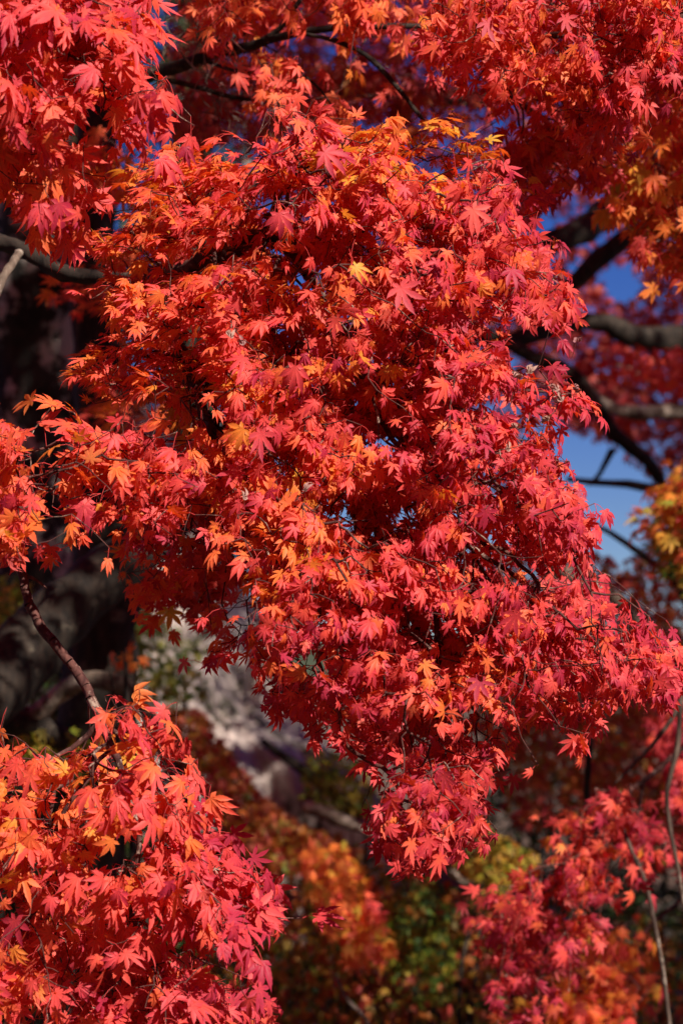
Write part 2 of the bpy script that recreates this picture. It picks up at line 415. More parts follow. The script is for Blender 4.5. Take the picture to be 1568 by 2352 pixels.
def single_leaf(parent, name, p, tip, nor, size, hue, temp, mat, label=None, stalk=.03, stalk_to=None):
    """one leaf of its own, with its stalk"""
    p = np.array(p, float); tip = nrm(np.array(tip, float)); V, T, a = build_leaves(p[None], tip[None], np.array(nor, float)[None], np.array([size]), np.array([hue]), [temp])
    q = stalk_to if stalk_to is not None else p - tip * stalk + UP * stalk * .5
    sv = segs(q[None], p[None], np.array([.0006]), np.array([.0006]), 4); z = np.zeros(len(sv[0]))
    V, T, a = join([(V, T, a), (sv[0], sv[1], dict(hue=z + .15, rad=z + .5, vein=z))])
    return mesh_obj(name, V, T, mat, parent, a, label)

# ------------------------------------------------------------ ground and far hill
def fbm(x, y, z=0.0, o=4):
    v = 0; a = 1
    for i in range(o): v += a * mnoise.noise(Vector((x, y, z)) * (2 ** i)); a *= .5
    return v
def grid(xs, ys, f):
    V = np.array([(x, y, f(x, y)) for y in ys for x in xs]); nx = len(xs); T = []
    for j in range(len(ys) - 1):
        for i in range(nx - 1):
            a = j * nx + i; T += [(a, a + 1, a + nx + 1), (a, a + nx + 1, a + nx)]
    return V, T
def ground_h(x, y):
    b = 1 / (1 + math.exp(-(y - 40) / 6)) * (2.2 + .8 * math.sin(x * .05)) + max(0, y - 60) * .02
    return b + .10 * fbm(x * .6, y * .6) - .05
m, n, l, p, out = newmat('forest_floor')
tc = n.new('ShaderNodeTexCoord'); a = n.new('ShaderNodeTexNoise'); a.inputs['Scale'].default_value = 5; a.inputs['Detail'].default_value = 8
l.new(tc.outputs['Object'], a.inputs['Vector'])
r = ramp(n, [(.35, (.02, .018, .010)), (.5, (.07, .045, .025)), (.62, (.16, .06, .03)), (.7, (.10, .10, .03))]); l.new(a.outputs[0], r.inputs[0]); l.new(r.outputs[0], p.inputs['Base Color'])
p.inputs['Roughness'].default_value = .95; M_FLOOR = m
xs = np.concatenate([np.linspace(-400, -12, 14), np.linspace(-10, 10, 60), np.linspace(12, 400, 14)])
ys = np.concatenate([np.linspace(-60, 0, 8), np.linspace(1, 24, 70), np.linspace(26, 900, 40)])
V, T = grid(xs, ys, ground_h)
tag(mesh_obj('ground', V, T, M_FLOOR), kind='structure')
# far wooded hill
def hill_h(x, y): return -2 + 7 * math.exp(-((y - 150) / 45) ** 2) * (1 + .25 * math.sin(x * .03 + 1)) + 1.2 * fbm(x * .08, y * .08)
m, n, l, p, out = newmat('wooded_hill')
tc = n.new('ShaderNodeTexCoord'); a = n.new('ShaderNodeTexNoise'); a.inputs['Scale'].default_value = .5; a.inputs['Detail'].default_value = 8
l.new(tc.outputs['Object'], a.inputs['Vector'])
r = ramp(n, [(.4, (.010, .018, .008)), (.6, (.05, .06, .02)), (.7, (.12, .04, .02))]); l.new(a.outputs[0], r.inputs[0]); l.new(r.outputs[0], p.inputs['Base Color']); p.inputs['Roughness'].default_value = 1
V, T = grid(np.linspace(-250, 250, 90), np.linspace(80, 240, 50), hill_h)
tag(mesh_obj('hill', V, T, m), kind='structure')

# rocky bank: pale stone with dark moss and hollows
m, n, l, p, out = newmat('rock')
tc = n.new('ShaderNodeTexCoord')
a = n.new('ShaderNodeTexNoise'); a.inputs['Scale'].default_value = 4.2; a.inputs['Detail'].default_value = 9; a.inputs['Roughness'].default_value = .7
b = n.new('ShaderNodeTexNoise'); b.inputs['Scale'].default_value = 9; b.inputs['Detail'].default_value = 8; b.inputs['Roughness'].default_value = .75
c = n.new('ShaderNodeTexNoise'); c.inputs['Scale'].default_value = 1.6; c.inputs['Detail'].default_value = 3
for q in (a, b, c): l.new(tc.outputs['Object'], q.inputs['Vector'])
r1 = ramp(n, [(.3, (.32, .24, .215)), (.65, (.80, .64, .58))]); l.new(b.outputs[0], r1.inputs[0])
r2 = ramp(n, [(.35, (.020, .022, .010)), (.6, (.09, .075, .03)), (.75, (.14, .05, .02))]); l.new(b.outputs[0], r2.inputs[0])
msk = ramp(n, [(.53, (0, 0, 0)), (.58, (1, 1, 1))]); l.new(a.outputs[0], msk.inputs[0])
mx = n.new('ShaderNodeMix'); mx.data_type = 'RGBA'; l.new(msk.outputs[0], mx.inputs[0]); l.new(r1.outputs[0], mx.inputs[6]); l.new(r2.outputs[0], mx.inputs[7])
l.new(mx.outputs[2], p.inputs['Base Color']); p.inputs['Roughness'].default_value = .9
bp = n.new('ShaderNodeBump'); bp.inputs['Strength'].default_value = 1; bp.inputs['Distance'].default_value = .06; l.new(b.outputs[0], bp.inputs['Height']); l.new(bp.outputs[0], p.inputs['Normal'])
M_ROCK = m
def rock(name, x0, x1, y0, top, label, seed):
    """craggy bank rising from the ground away from the camera, falling off to the sides and back"""
    nu, nv = 150, 110; V = []
    for j in range(nv):
        v = j / (nv - 1)
        for i in range(nu):
            u = i / (nu - 1); x = x0 + (x1 - x0) * u; h = top(x)
            s = v / .7; z = h * min(1, s) ** .8 if v < .7 else h * (1 - ((v - .7) / .3) ** 2 * 1.05)
            y = y0 + 1.6 * min(1, s) ** 1.4 + (max(0, v - .7) / .3) * 3
            q = Vector((x * .9 + seed, y * .9, z * .9)); k = mnoise.ridged_multi_fractal(q, .9, 2.1, 5, 1, 2) if False else fbm(q.x, q.y, q.z, 5)
            V.append((x + .15 * fbm(q.x, q.z, 3), y - .55 * k, z * (1 + .1 * k) - .25))
    T = []
    for j in range(nv - 1):
        for i in range(nu - 1):
            a_ = j * nu + i; T += [(a_, a_ + 1, a_ + nu + 1), (a_, a_ + nu + 1, a_ + nu)]
    return tag(mesh_obj(name, V, T, M_ROCK), label, 'rock')
rock('rock_bank', -6.5, 1.3, 11.2, lambda x: max(.3, 1.1 + 3.4 / (1 + math.exp((x + .55) / .38))), 'craggy pale stone bank with dark moss behind the left hand trunks', 2.0)

# ------------------------------------------------------------ left hand old tree: two trunks and limbs
ot = empty('maple_tree', at(120, 3400, 8.8), 'old maple with thick mottled grey trunk at the left edge', 'tree')
V, T = limb([at(40, 4300, 9.0), at(60, 2300, 8.9), at(70, 1400, 8.8), at(80, 900, 8.8), at(95, 500, 8.7), at(60, 0, 8.6), at(0, -600, 8.6)], [.30, .24, .20, .175, .16, .15, .12], .08, 20, .14, .10, 3)
mesh_obj('trunk', V, T, M_TRUNK, ot)
V, T = limb([at(70, 650, 8.7), at(240, 600, 8.5), at(420, 480, 8.3), at(640, 400, 8.4), at(900, 300, 8.6)], [.075, .05, .045, .035, .02], .06, 12, .12, .2, 4)
mesh_obj('limb', V, T, M_TRUNK, ot)
dt = empty('maple_tree', at(215, 3300, 7.2), 'shaded dark maple trunk forking into a thick slanting limb behind the hanging stem', 'tree')
V, T = limb([at(190, 3600, 7.3), at(200, 2000, 7.2), at(215, 1500, 7.1), at(235, 1150, 7.1), at(225, 800, 7.1), at(215, 500, 7.1), at(250, 150, 7.2), at(300, -400, 7.2)], [.16, .12, .105, .085, .075, .07, .06, .05], .07, 16, .13, .12, 5)
mesh_obj('trunk', V, T, M_LIMB, dt)
V, T = limb([at(-160, 1700, 6.1), at(-20, 1560, 6.2), at(110, 1450, 6.3), at(230, 1350, 6.4), at(340, 1260, 6.5), at(520, 1090, 6.8), at(760, 900, 7.0)], [.105, .10, .085, .075, .065, .05, .035], .06, 16, .13, .15, 6)
mesh_obj('limb', V, T, M_LIMB, dt)
V, T = limb([at(60, 1660, 6.6), at(130, 1600, 6.6), at(190, 1562, 6.55), at(260, 1560, 6.5), at(320, 1590, 6.5), at(350, 1640, 6.5), at(372, 1700, 6.5), at(400, 1790, 6.55), at(420, 1900, 6.7)], [.030, .026, .026, .026, .024, .021, .019, .017, .013], .04, 12, .12, .15, 7)
mesh_obj('limb', V, T, M_PALE, dt, label='pale arching limb bent down to the right')
V, T = limb([at(-60, 1690, 6.7), at(60, 1660, 6.6), at(180, 1730, 6.7), at(330, 1790, 6.9)], [.05, .04, .03, .02], .05, 10, .12, .15, 8)
mesh_obj('limb', V, T, M_LIMB, dt)

# nearer dark limb that carries the main bough
nl_ = empty('maple_limb', at(-60, 540, 4.9), 'dark gnarled limb with pale side shoot entering at the left edge', 'branch')
V, T = limb([at(-120, 520, 5.0), at(0, 562, 4.95), at(70, 585, 4.9), at(150, 628, 4.85), at(240, 636, 4.8), at(330, 640, 4.7), at(420, 620, 4.55), at(520, 560, 4.45), at(600, 545, 4.4), at(700, 560, 4.35)],
            [.020, .018, .017, .0155, .0145, .014, .012, .010, .008, .005], .02, 12, .16, .2, 9)
mesh_obj('stem', V, T, M_LIMB, nl_)
V, T = limb([at(45, 580, 4.87), at(30, 605, 4.8), at(8, 640, 4.75), at(-15, 700, 4.72)], [.009, .0085, .0085, .007], .015, 10, .12, .2, 10)
mesh_obj('side_shoot', V, T, M_PALE, nl_)

# ------------------------------------------------------------ far red maple on the right, with its limbs
R1 = empty('maple_tree', at(2300, 3500, 10.5), 'large red maple with dark bare limbs against the blue sky at the right', 'tree')
V, T = limb([at(2200, 4200, 10.5), at(2050, 2400, 10.4), at(1990, 1500, 10.3), at(1950, 900, 10.2), at(1980, 200, 10.1)], [.32, .26, .22, .19, .14], .12, 18, .12, .1, 11)
mesh_obj('trunk', V, T, M_LIMB, R1)
LR = [
 ([(1990, 1500, 10.3), (1700, 960, 9.7), (1568, 938, 9.5), (1450, 940, 9.4), (1380, 925, 9.4), (1340, 880, 9.4)], [.10, .05, .040, .036, .03, .02], M_PALE),
 ([(1960, 1000, 10.2), (1760, 800, 9.8), (1568, 775, 9.6), (1470, 780, 9.5), (1400, 745, 9.4), (1320, 740, 9.3), (1240, 765, 9.2), (1140, 780, 9.1), (1050, 720, 9.0)], [.10, .08, .07, .062, .05, .05, .048, .040, .03], M_LIMB),
 ([(1100, 760, 9.0), (1160, 785, 9.0), (1230, 825, 9.0), (1290, 850, 9.0), (1330, 890, 9.0), (1370, 950, 9.0), (1400, 1010, 9.0), (1440, 1040, 9.0), (1500, 1090, 9.1), (1560, 1180, 9.3), (1680, 1350, 9.6)], [.03, .033, .034, .036, .038, .036, .036, .036, .03, .028, .03], M_LIMB),
 ([(1405, 1035, 9.0), (1375, 1090, 8.9), (1350, 1115, 8.9)], [.018, .012, .008], M_LIMB),
 ([(1300, 1100, 8.8), (1360, 1108, 8.8), (1440, 1115, 8.85), (1520, 1130, 8.9), (1700, 1160, 9.2)], [.014, .017, .020, .024, .03], M_LIMB),
 ([(1568, 870, 9.6), (1500, 885, 9.5), (1440, 850, 9.5), (1380, 820, 9.4)], [.022, .018, .014, .01], M_PALE),
 ([(1950, 700, 10.2), (1568, 780, 9.7), (1450, 770, 9.6)], [.09, .06, .045], M_LIMB),
 ([(1960, 200, 10.2), (1700, 330, 9.4), (1568, 400, 9.1), (1430, 470, 8.8), (1350, 530, 8.6), (1250, 570, 8.5), (1150, 600, 8.4)], [.14, .11, .09, .082, .07, .055, .04], M_LIMB),
 ([(1600, 500, 9.4), (1480, 530, 9.2), (1380, 590, 9.1), (1330, 640, 9.1), (1230, 690, 9.1)], [.07, .055, .05, .045, .03], M_LIMB),
 ([(1980, 100, 10.2), (1700, 110, 9.6), (1568, 130, 9.2), (1430, 165, 9.0), (1250, 192, 8.8), (1050, 208, 8.7), (880, 205, 8.6), (760, 200, 8.6), (600, 190, 8.7)], [.12, .07, .055, .05, .05, .046, .04, .03, .015], M_LIMB),
 ([(1330, 1190, 8.7), (1400, 1225, 8.7), (1470, 1275, 8.7), (1540, 1330, 8.8), (1600, 1420, 9.0)], [.010, .014, .018, .022, .03], M_LIMB),
]
for k, (pp, rr, mm) in enumerate(LR):
    V, T = limb([at(*q) for q in pp], [q * .74 for q in rr], .05, 12, .16, .35, 20 + k); mesh_obj('limb', V, T, mm, R1)

# pale limb low on the right, behind the tips of the main bough
R2 = empty('maple_limb', at(1200, 1240, 7.6), 'pale bent limb emerging below the sky gap at the right', 'branch')
V, T = limb([at(1180, 1240, 7.6), at(1300, 1315, 7.5), at(1360, 1345, 7.5), at(1420, 1375, 7.5), at(1460, 1430, 7.5), at(1490, 1490, 7.6), at(1540, 1600, 7.7), at(1600, 1800, 7.8)], [.02, .022, .022, .022, .019, .017, .016, .02], .04, 12, .1, .2, 31)
mesh_obj('stem', V, T, M_PALE, R2)

M_GREY = bark_material('grey_bark', (.05, .03, .024), (.15, .10, .075), (.26, .20, .16), .42, 2.0)
def thin(label, pts, rad, mat, name='hanging_branch', seed=0, twigs=()):
    e = empty(name, at(*pts[0]), label, 'branch')
    V, T = limb([at(*q) for q in pts], rad, .02, 8, .1, .25, seed); mesh_obj('stem', V, T, mat, e)
    for k, (tp, tr) in enumerate(twigs):
        V, T = limb([at(*q) for q in tp], tr, .02, 6, .1, .3, seed + 50 + k); mesh_obj('twig', V, T, mat, e)
    return e
thin('slender pale branch curving down at the bottom right corner', [(1430, 1900, 5.9), (1450, 1960, 5.8), (1480, 2030, 5.8), (1500, 2120, 5.8), (1520, 2220, 5.8), (1535, 2330, 5.8), (1545, 2420, 5.8)], [.004, .0055, .006, .006, .0058, .0055, .005], M_GREY, seed=60)
thin('dappled branch hanging along the right edge below the red tips', [(1580, 1500, 5.9), (1562, 1600, 5.9), (1558, 1700, 5.9), (1545, 1760, 5.9), (1530, 1830, 5.9), (1540, 1920, 5.9), (1560, 2020, 5.9), (1580, 2150, 5.9)], [.007, .007, .007, .007, .006, .0055, .005, .004], M_GREY, seed=61,
     twigs=[([(1560, 1620, 5.9), (1530, 1670, 5.9), (1490, 1720, 5.95), (1440, 1770, 6.0), (1410, 1800, 6.0)], [.005, .006, .0055, .004, .002])])
thin('thin dark upright branch in the shade between the lower boughs', [(1345, 1560, 6.6), (1355, 1660, 6.6), (1350, 1760, 6.6), (1345, 1860, 6.7), (1350, 1960, 6.7)], [.010, .010, .009, .008, .006], M_LIMB, seed=62)
thin('forked grey branch lying behind the lowest red tip', [(700, 1850, 8.3), (770, 1885, 8.2), (830, 1900, 8.2), (900, 1905, 8.2), (990, 1950, 8.2), (1050, 2020, 8.2), (1150, 2060, 8.3)], [.022, .024, .022, .020, .018, .016, .012], M_PALE, seed=63,
     twigs=[([(810, 1897, 8.2), (850, 1915, 8.15), (900, 1950, 8.1), (940, 2010, 8.1)], [.014, .013, .011, .006])])
thin('thin twig rising from the bottom edge of the picture', [(870, 2420, 7.0), (840, 2340, 7.0), (800, 2300, 7.0), (770, 2240, 7.0)], [.006, .006, .005, .003], M_PALE, seed=64)

# ------------------------------------------------------------ far crowns
def crown(parent, polys, n, depth, thick, size, hue, hsd, mat, ang=70, seed=0, clump=.16, per=26, holes=(), name='crown', flat=.5, limb_mat=None):
    """leaf clumps through a volume; hue may be (lo, hi)"""
    global RNG
    RNG = np.random.default_rng(seed); rg = RNG
    allp = np.concatenate([np.array(p, float) for p in polys]); lo = allp.min(0); hi_ = allp.max(0); P = []
    hol = [np.array(h, float) for h in holes]
    while len(P) < max(1, n // per):
        c = rg.uniform(lo, hi_, (500, 2)); ok = np.zeros(500, bool)
        for p in polys: ok |= inpoly(c, p)
        P += list(c[ok])
    P = np.array(P[:max(1, n // per)]); d = depth + rg.uniform(-.5, .5, len(P)) * thick; Wc = ats(P, d)
    ch = rg.uniform(hue[0], hue[1], len(P)); k = np.repeat(np.arange(len(P)), per)
    off = rg.normal(0, 1, (len(k), 3)) * np.array([1, 1, flat]) * clump; pos = Wc[k] + off
    p2, _ = proj(pos); ok = np.zeros(len(pos), bool)
    for p in polys: ok |= inpoly(p2, p)
    for h in hol: ok &= ~inpoly(p2, h)
    pos = pos[ok]; k = k[ok]; m_ = len(pos)
    a = np.radians(ang) + rg.normal(0, .9, m_)
    tip = np.cos(a)[:, None] * RGT + np.sin(a)[:, None] * DWN + rg.normal(0, .5, (m_, 3))
    nor = UP * .8 - FWD * .5 + rg.normal(0, .55, (m_, 3))
    V, T, at_ = build_leaves(pos, tip, nor, size * rg.uniform(.7, 1.25, m_), ch[k] + rg.normal(0, hsd, m_), LO)
    return mesh_obj(name, V, T, mat, parent, at_)
SKY = [[(1270, 990), (1320, 1010), (1370, 1040), (1400, 1075), (1430, 1095), (1380, 1110), (1340, 1100), (1290, 1080)], [(1380, 1140), (1440, 1160), (1465, 1210), (1450, 1235), (1410, 1200)],
       [(1390, 600), (1450, 610), (1470, 650), (1440, 700), (1400, 690), (1375, 640)],
       [(1260, 800), (1310, 820), (1360, 880), (1420, 930), (1400, 960), (1330, 900), (1270, 850)],
       [(1215, 250), (1265, 262), (1260, 310), (1215, 300)], [(760, 120), (860, 130), (870, 170), (790, 160)], [(830, 310), (900, 320), (900, 360), (850, 350)]]
rg = np.random.default_rng(55); n_ = 34000  # unseen leaf ring added behind the camera to cut sky light
a_ = rg.uniform(math.pi * .92, math.pi * 2.08, n_); r_ = rg.uniform(9.5, 12.5, n_)
pos = np.stack([np.cos(a_) * r_, np.sin(a_) * r_, rg.uniform(0, 1, n_) * (7.8 + .8 * np.sin(a_ * 9))], 1)
V, T, at_ = build_leaves(pos, rg.normal(0, 1, (n_, 3)), rg.normal(0, 1, (n_, 3)), rg.uniform(.16, .3, n_), rg.uniform(0, .8, n_), FAR)
tag(mesh_obj('shade_forest', V, T, M_EVER, None, at_), 'unseen ring of evergreen leaves added behind the viewpoint to block sky light', 'shade_forest', kind='stuff')
def shade_canopy(parent, n, seed, openings, xr=(-1.8, 8.2), yr=(3.25, 11.5), zr=None):  # leaf clumps added out of view overhead to block sun and sky
    global RNG
    RNG = np.random.default_rng(seed); rg = RNG
    c = np.stack([rg.uniform(*xr, n), rg.uniform(*yr, n)], 1); ok = np.ones(n, bool)
    for x, y, r in openings: ok &= ((c - np.array([x, y])) ** 2).sum(1) > r * r
    c = c[ok]; k = np.repeat(np.arange(len(c)), 30); z = 4.9 + .30 * (c[:, 1] - 4) + rg.uniform(0, .6, len(c))
    if zr: z = rg.uniform(*zr, len(c))
    pos = np.stack([c[k, 0], c[k, 1], z[k]], 1) + rg.normal(0, 1, (len(k), 3)) * np.array([.28, .28, .10]); m_ = len(k)
    V, T, at_ = build_leaves(pos, rg.normal(0, 1, (m_, 3)) - UP * .2, UP + rg.normal(0, .4, (m_, 3)), .085 * rg.uniform(.8, 1.3, m_), rg.uniform(.05, .3, len(c))[k], FAR)
    return mesh_obj('crown', V, T, M_LEAF, parent, at_)  # added for its shade, outside the frame; no visible part of the tree
rg = np.random.default_rng(8)
shade_canopy(R1, 3300, 100, [(2.65, 7.9, 1.5), (2.2, 7.3, .6), (3.25, 4.15, .55)] + [(rg.uniform(1.5, 6.5), rg.uniform(3.3, 6.5), rg.uniform(.25, .45)) for _ in range(9)] + [(rg.uniform(1, 6.5), rg.uniform(6.5, 10), rg.uniform(.2, .4)) for _ in range(8)])  # added shade over the background, openings let sun patches through
shade_canopy(ot, 1100, 130, [], (-9, -2.6), (-5, 9), (5.6, 7.0))  # added out of view, blocks sky from the left
shade_canopy(ot, 500, 131, [], (-2.8, .4), (-4, 3), (5.4, 6.4))  # added out of view, blocks sky overhead beside the sun path
shade_canopy(R1, 500, 132, [], (5.2, 9), (-4, 3.2), (5.4, 6.6))  # added out of view, blocks sky from the right
crown(R1, [[(380, -260), (1900, -260), (1900, 620), (1330, 560), (1180, 420), (900, 330), (560, 340), (380, 260)]], 17000, 11.6, 2.6, .038, (.02, .22), .06, M_LEAF_SHADED, seed=101, holes=SKY, clump=.20)
crown(R1, [[(1180, 560), (1900, 540), (1900, 1180), (1560, 1150), (1440, 1060), (1330, 960), (1180, 900)]], 6500, 11.2, 2.4, .042, (.02, .22), .06, M_LEAF_SHADED, seed=102, holes=SKY, clump=.20)
crown(R1, [[(1240, 780), (1480, 900), (1500, 1060), (1300, 960), (1230, 880)]], 700, 10.8, 1, .036, (.03, .2), .06, M_LEAF_SHADED, seed=116, clump=.16)
crown(R1, [[(480, 280), (1240, 380), (1230, 800), (1240, 1000), (1200, 1220), (1020, 1150), (820, 800)]], 4800, 11.8, 1.6, .038, (.03, .22), .06, M_LEAF_SHADED, seed=117, clump=.2)
crown(R1, [[(1220, 790), (1420, 880), (1450, 1000), (1370, 1015), (1280, 975)]], 900, 10.4, .8, .036, (.03, .2), .06, M_LEAF_SHADED, seed=118, clump=.13)
crown(R1, [[(1330, 780), (1480, 790), (1500, 870), (1420, 880), (1340, 850)], [(1480, 800), (1700, 800), (1700, 900), (1500, 900)], [(880, 20), (1010, 10), (1000, 90), (900, 80)], [(620, -40), (900, -60), (800, 60), (680, 50)]], 900, 8.6, .6, .040, (.10, .25), .05, M_LEAF, seed=103, clump=.12)
# lower far foliage on the right, under the sky gap
F1 = empty('maple_tree', at(1900, 3000, 12.0), 'deep red and rust maple filling the shade below the sky gap at the right', 'tree')
V, T = limb([at(1900, 3500, 12), at(1850, 2300, 12), at(1800, 1700, 12), at(1750, 1300, 12)], [.2, .16, .12, .06], .1, 14, .12, .1, 70); mesh_obj('trunk', V, T, M_LIMB, F1)
crown(F1, [[(1100, 1290), (1350, 1260), (1420, 1290), (1500, 1260), (1900, 1240), (1900, 2000), (1500, 2000), (1340, 1900), (1180, 1900), (1100, 1700)]], 11000, 9.6, 2.2, .036, (.10, .66), .09, M_LEAF_SHADED, seed=104, clump=.18)
F2 = empty('maple_tree', at(1180, 3300, 9.8), 'rust and olive maple crown across the lower middle behind the red boughs', 'tree')
V, T = limb([at(1180, 3600, 9.9), at(1150, 2700, 9.8), at(1080, 2300, 9.7), at(980, 2050, 9.6), at(800, 1850, 9.5), at(600, 1700, 9.5)], [.16, .12, .08, .05, .03, .015], .08, 14, .12, .15, 71); mesh_obj('trunk', V, T, M_LIMB, F2)
crown(F2, [[(380, 1960), (520, 1800), (700, 1900), (880, 1950), (1050, 2020), (1200, 2080), (1330, 2120), (1900, 2100), (1900, 2600), (-200, 2600), (-200, 2200)]], 9500, 8.9, 1.6, .034, (.22, .90), .12, M_LEAF_SHADED, seed=105, clump=.15)
F3 = empty('maple_tree', at(500, 3300, 9.2), 'dark red maple sloping down from the stone bank to the orange leaves', 'tree')
V, T = limb([at(420, 3500, 9.3), at(430, 2500, 9.3), at(420, 2000, 9.2), at(400, 1700, 9.2)], [.12, .09, .06, .02], .08, 12, .12, .15, 72); mesh_obj('trunk', V, T, M_LIMB, F3)
V, T = limb([at(425, 2150, 9.2), at(550, 1900, 8.9), at(680, 1980, 8.7), at(800, 2100, 8.5)], [.05, .035, .02, .01], .06, 10, .12, .15, 73); mesh_obj('limb', V, T, M_LIMB, F3)
crown(F3, [[(380, 1620), (460, 1630), (520, 1720), (590, 1820), (690, 1890), (780, 1930), (830, 1960), (720, 1990), (640, 2010), (560, 1960), (480, 1860), (420, 1750), (360, 1650)]], 3400, 8.4, 1.0, .034, (.12, .66), .12, M_LEAF_SHADED, seed=106, clump=.13)
crown(F2, [[(860, 2000), (1000, 1990), (1250, 2060), (1150, 2350), (640, 2400), (700, 2150)]], 1000, 8.2, .9, .030, (.24, .95), .14, M_LEAF_SHADED, seed=115, clump=.12)
crown(F3, [[(690, 1960), (790, 1930), (830, 2000), (880, 2100), (900, 2190), (860, 2230), (790, 2200), (720, 2080)]], 800, 7.6, .6, .042, (.26, .62), .10, M_LEAF, seed=107, clump=.09)
# green and yellow shrubs
def shrub(label, poly, n, depth, thick, size, hue, seed, mat=None, base=None, cat='shrub', clump=.10):
    c = np.mean(np.array(poly, float), 0); b = at(c[0], c[1], depth); b[2] = .05 + 0
    e = empty('shrub', b, label, cat)
    rg = np.random.default_rng(seed); pts = []
    for k in range(5):
        q = np.array(poly[rg.integers(len(poly))], float) * .6 + c * .4; top = at(q[0], q[1], depth + rg.normal(0, thick * .2)); mid = (b + top) / 2 + rg.normal(0, .06, 3)
        s = b + rg.normal(0, .04, 3) * np.array([1, 1, 0]); V, T = limb([s, mid, top], [.012, .009, .003], .06, 6, .1, .3, seed + k); pts.append((V, T))
    V, T, _ = join([(np.array(v), np.array(t)) for v, t in pts]); mesh_obj('stems', V, T, M_LIMB, e)
    crown(e, [poly], n, depth, thick, size, hue, .05, mat or M_LEAF, seed=seed, clump=clump, name='foliage'); return e
shrub('yellow green shrub glowing below the lowest red tip', [(1040, 1980), (1120, 1900), (1230, 1960), (1210, 2080), (1120, 2060)], 800, 8.0, .7, .030, (.66, .84), 201)
shrub('olive green shrub in the middle behind the orange leaves', [(880, 2050), (1000, 1990), (1060, 2150), (1040, 2330), (940, 2330), (880, 2200)], 900, 8.2, .8, .034, (.78, .97), 202)
shrub('bright green low shrub at the end of the stone bank', [(700, 1700), (860, 1760), (890, 1880), (820, 1900), (690, 1850)], 900, 9.4, .6, .028, (.78, .95), 203)
shrub('lime green shrub above the lower left red bough', [(20, 1690), (140, 1660), (240, 1720), (200, 1800), (60, 1820)], 700, 6.9, .6, .032, (.70, .9), 204)
shrub('dim olive shrub by the foot of the slanting limb at left', [(-60, 1340), (60, 1320), (90, 1420), (50, 1480), (-60, 1480)], 500, 7.9, .6, .032, (.74, .92), 205)
shrub('green shrub growing against the pale stone bank', [(250, 1330), (380, 1420), (470, 1500), (470, 1600), (330, 1620), (240, 1480)], 1100, 10.0, .8, .032, (.80, 1.0), 206)
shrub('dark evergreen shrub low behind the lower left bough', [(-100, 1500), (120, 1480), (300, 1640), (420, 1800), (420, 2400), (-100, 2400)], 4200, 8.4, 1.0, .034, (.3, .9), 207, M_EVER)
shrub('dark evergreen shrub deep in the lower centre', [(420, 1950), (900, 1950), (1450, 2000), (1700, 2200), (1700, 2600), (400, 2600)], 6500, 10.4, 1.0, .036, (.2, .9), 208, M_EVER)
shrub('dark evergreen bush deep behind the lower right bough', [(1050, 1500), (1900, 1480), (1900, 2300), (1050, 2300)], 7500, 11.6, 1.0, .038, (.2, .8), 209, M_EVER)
shrub('sparse orange leaved shoots in front of the shaded limb', [(230, 1500), (290, 1480), (330, 1510), (300, 1530), (240, 1525)], 40, 6.3, .2, .032, (.28, .45), 210, clump=.05)
# dark cedars behind the stone bank on the left
for k, (x, w, d) in enumerate([(-180, 420, 15.5), (150, 420, 16.2), (440, 360, 15.8)]):
    b = at(x, 2000, d); b[2] = 0
    e = empty('cedar_tree', b, ['dark cedar farthest left above the stone bank', 'dark cedar between the two others above the stone bank', 'dark cedar nearest the blue sky above the stone bank'][k], 'tree', 'cedars above the stone bank')
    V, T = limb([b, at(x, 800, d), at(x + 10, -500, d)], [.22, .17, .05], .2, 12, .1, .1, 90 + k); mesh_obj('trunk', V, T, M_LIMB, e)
    crown(e, [[(x - w / 2, 1500), (x - w * .45, 600), (x - w * .3, -200), (x + w * .25, -300), (x + w * .42, 500), (x + w / 2, 1500)]], 5200, d, 1.6, .06, (0, .6), .1, M_EVER, seed=95 + k, clump=.25)

# ------------------------------------------------------------ blurred nearer boughs
bough('out of focus red bough hanging over the lower right corner', [[(1290, 1890), (1370, 1800), (1480, 1850), (1545, 1960), (1500, 2010), (1400, 2050), (1390, 2130), (1310, 2180), (1310, 2250), (1250, 2340), (1150, 2330), (1160, 2230), (1075, 2150), (1160, 2010), (1230, 2000)]],
      [(1300, 1950, 100, .7, .34), (1460, 1920, 80, .7, .08), (1200, 2080, 150, .6, .12), (1200, 2200, 110, .7, .0), (1380, 2050, 80, .7, .06), (1280, 2150, 100, .7, .06), (1220, 2300, 100, .7, .06)],
      6.0, .5, 80, [(1640, 1650, 6.2), (1520, 1760, 6.1), (1400, 1860, 6.0), (1330, 2000, 6.0)], seed=11, size=.036, keep=.75, rag=2.2, hi=False, hue_sd=.10, root_r=.008, parts=5)
bough('dim rust bough low in the lower right corner under the red one', [[(1380, 2130), (1480, 2180), (1510, 2300), (1420, 2420), (1120, 2420), (1180, 2340), (1300, 2260)]],
      [(1400, 2200, 100, .7, .35), (1200, 2350, 120, .7, .4), (1450, 2300, 90, .7, .3)], 7.0, .6, 50, [(1700, 2000, 7.2), (1520, 2100, 7.1), (1400, 2250, 7.0)], seed=12, hi=False, hue_sd=.12, root_r=.008, parts=3)
bough('green and orange speckled bough at the right edge beside the sky', [[(1480, 1100), (1560, 1070), (1700, 1080), (1700, 1380), (1560, 1330), (1490, 1240), (1440, 1230), (1490, 1190)]],
      [(1520, 1150, 150, .5, .62), (1560, 1200, 150, .6, .4), (1560, 1270, 150, .7, .84), (1500, 1220, 150, .5, .75)], 7.0, .5, 60, [(1900, 1150, 7.2), (1700, 1180, 7.0), (1550, 1190, 7.0)], seed=13, hi=False, hue_sd=.16, root_r=.01, parts=3)
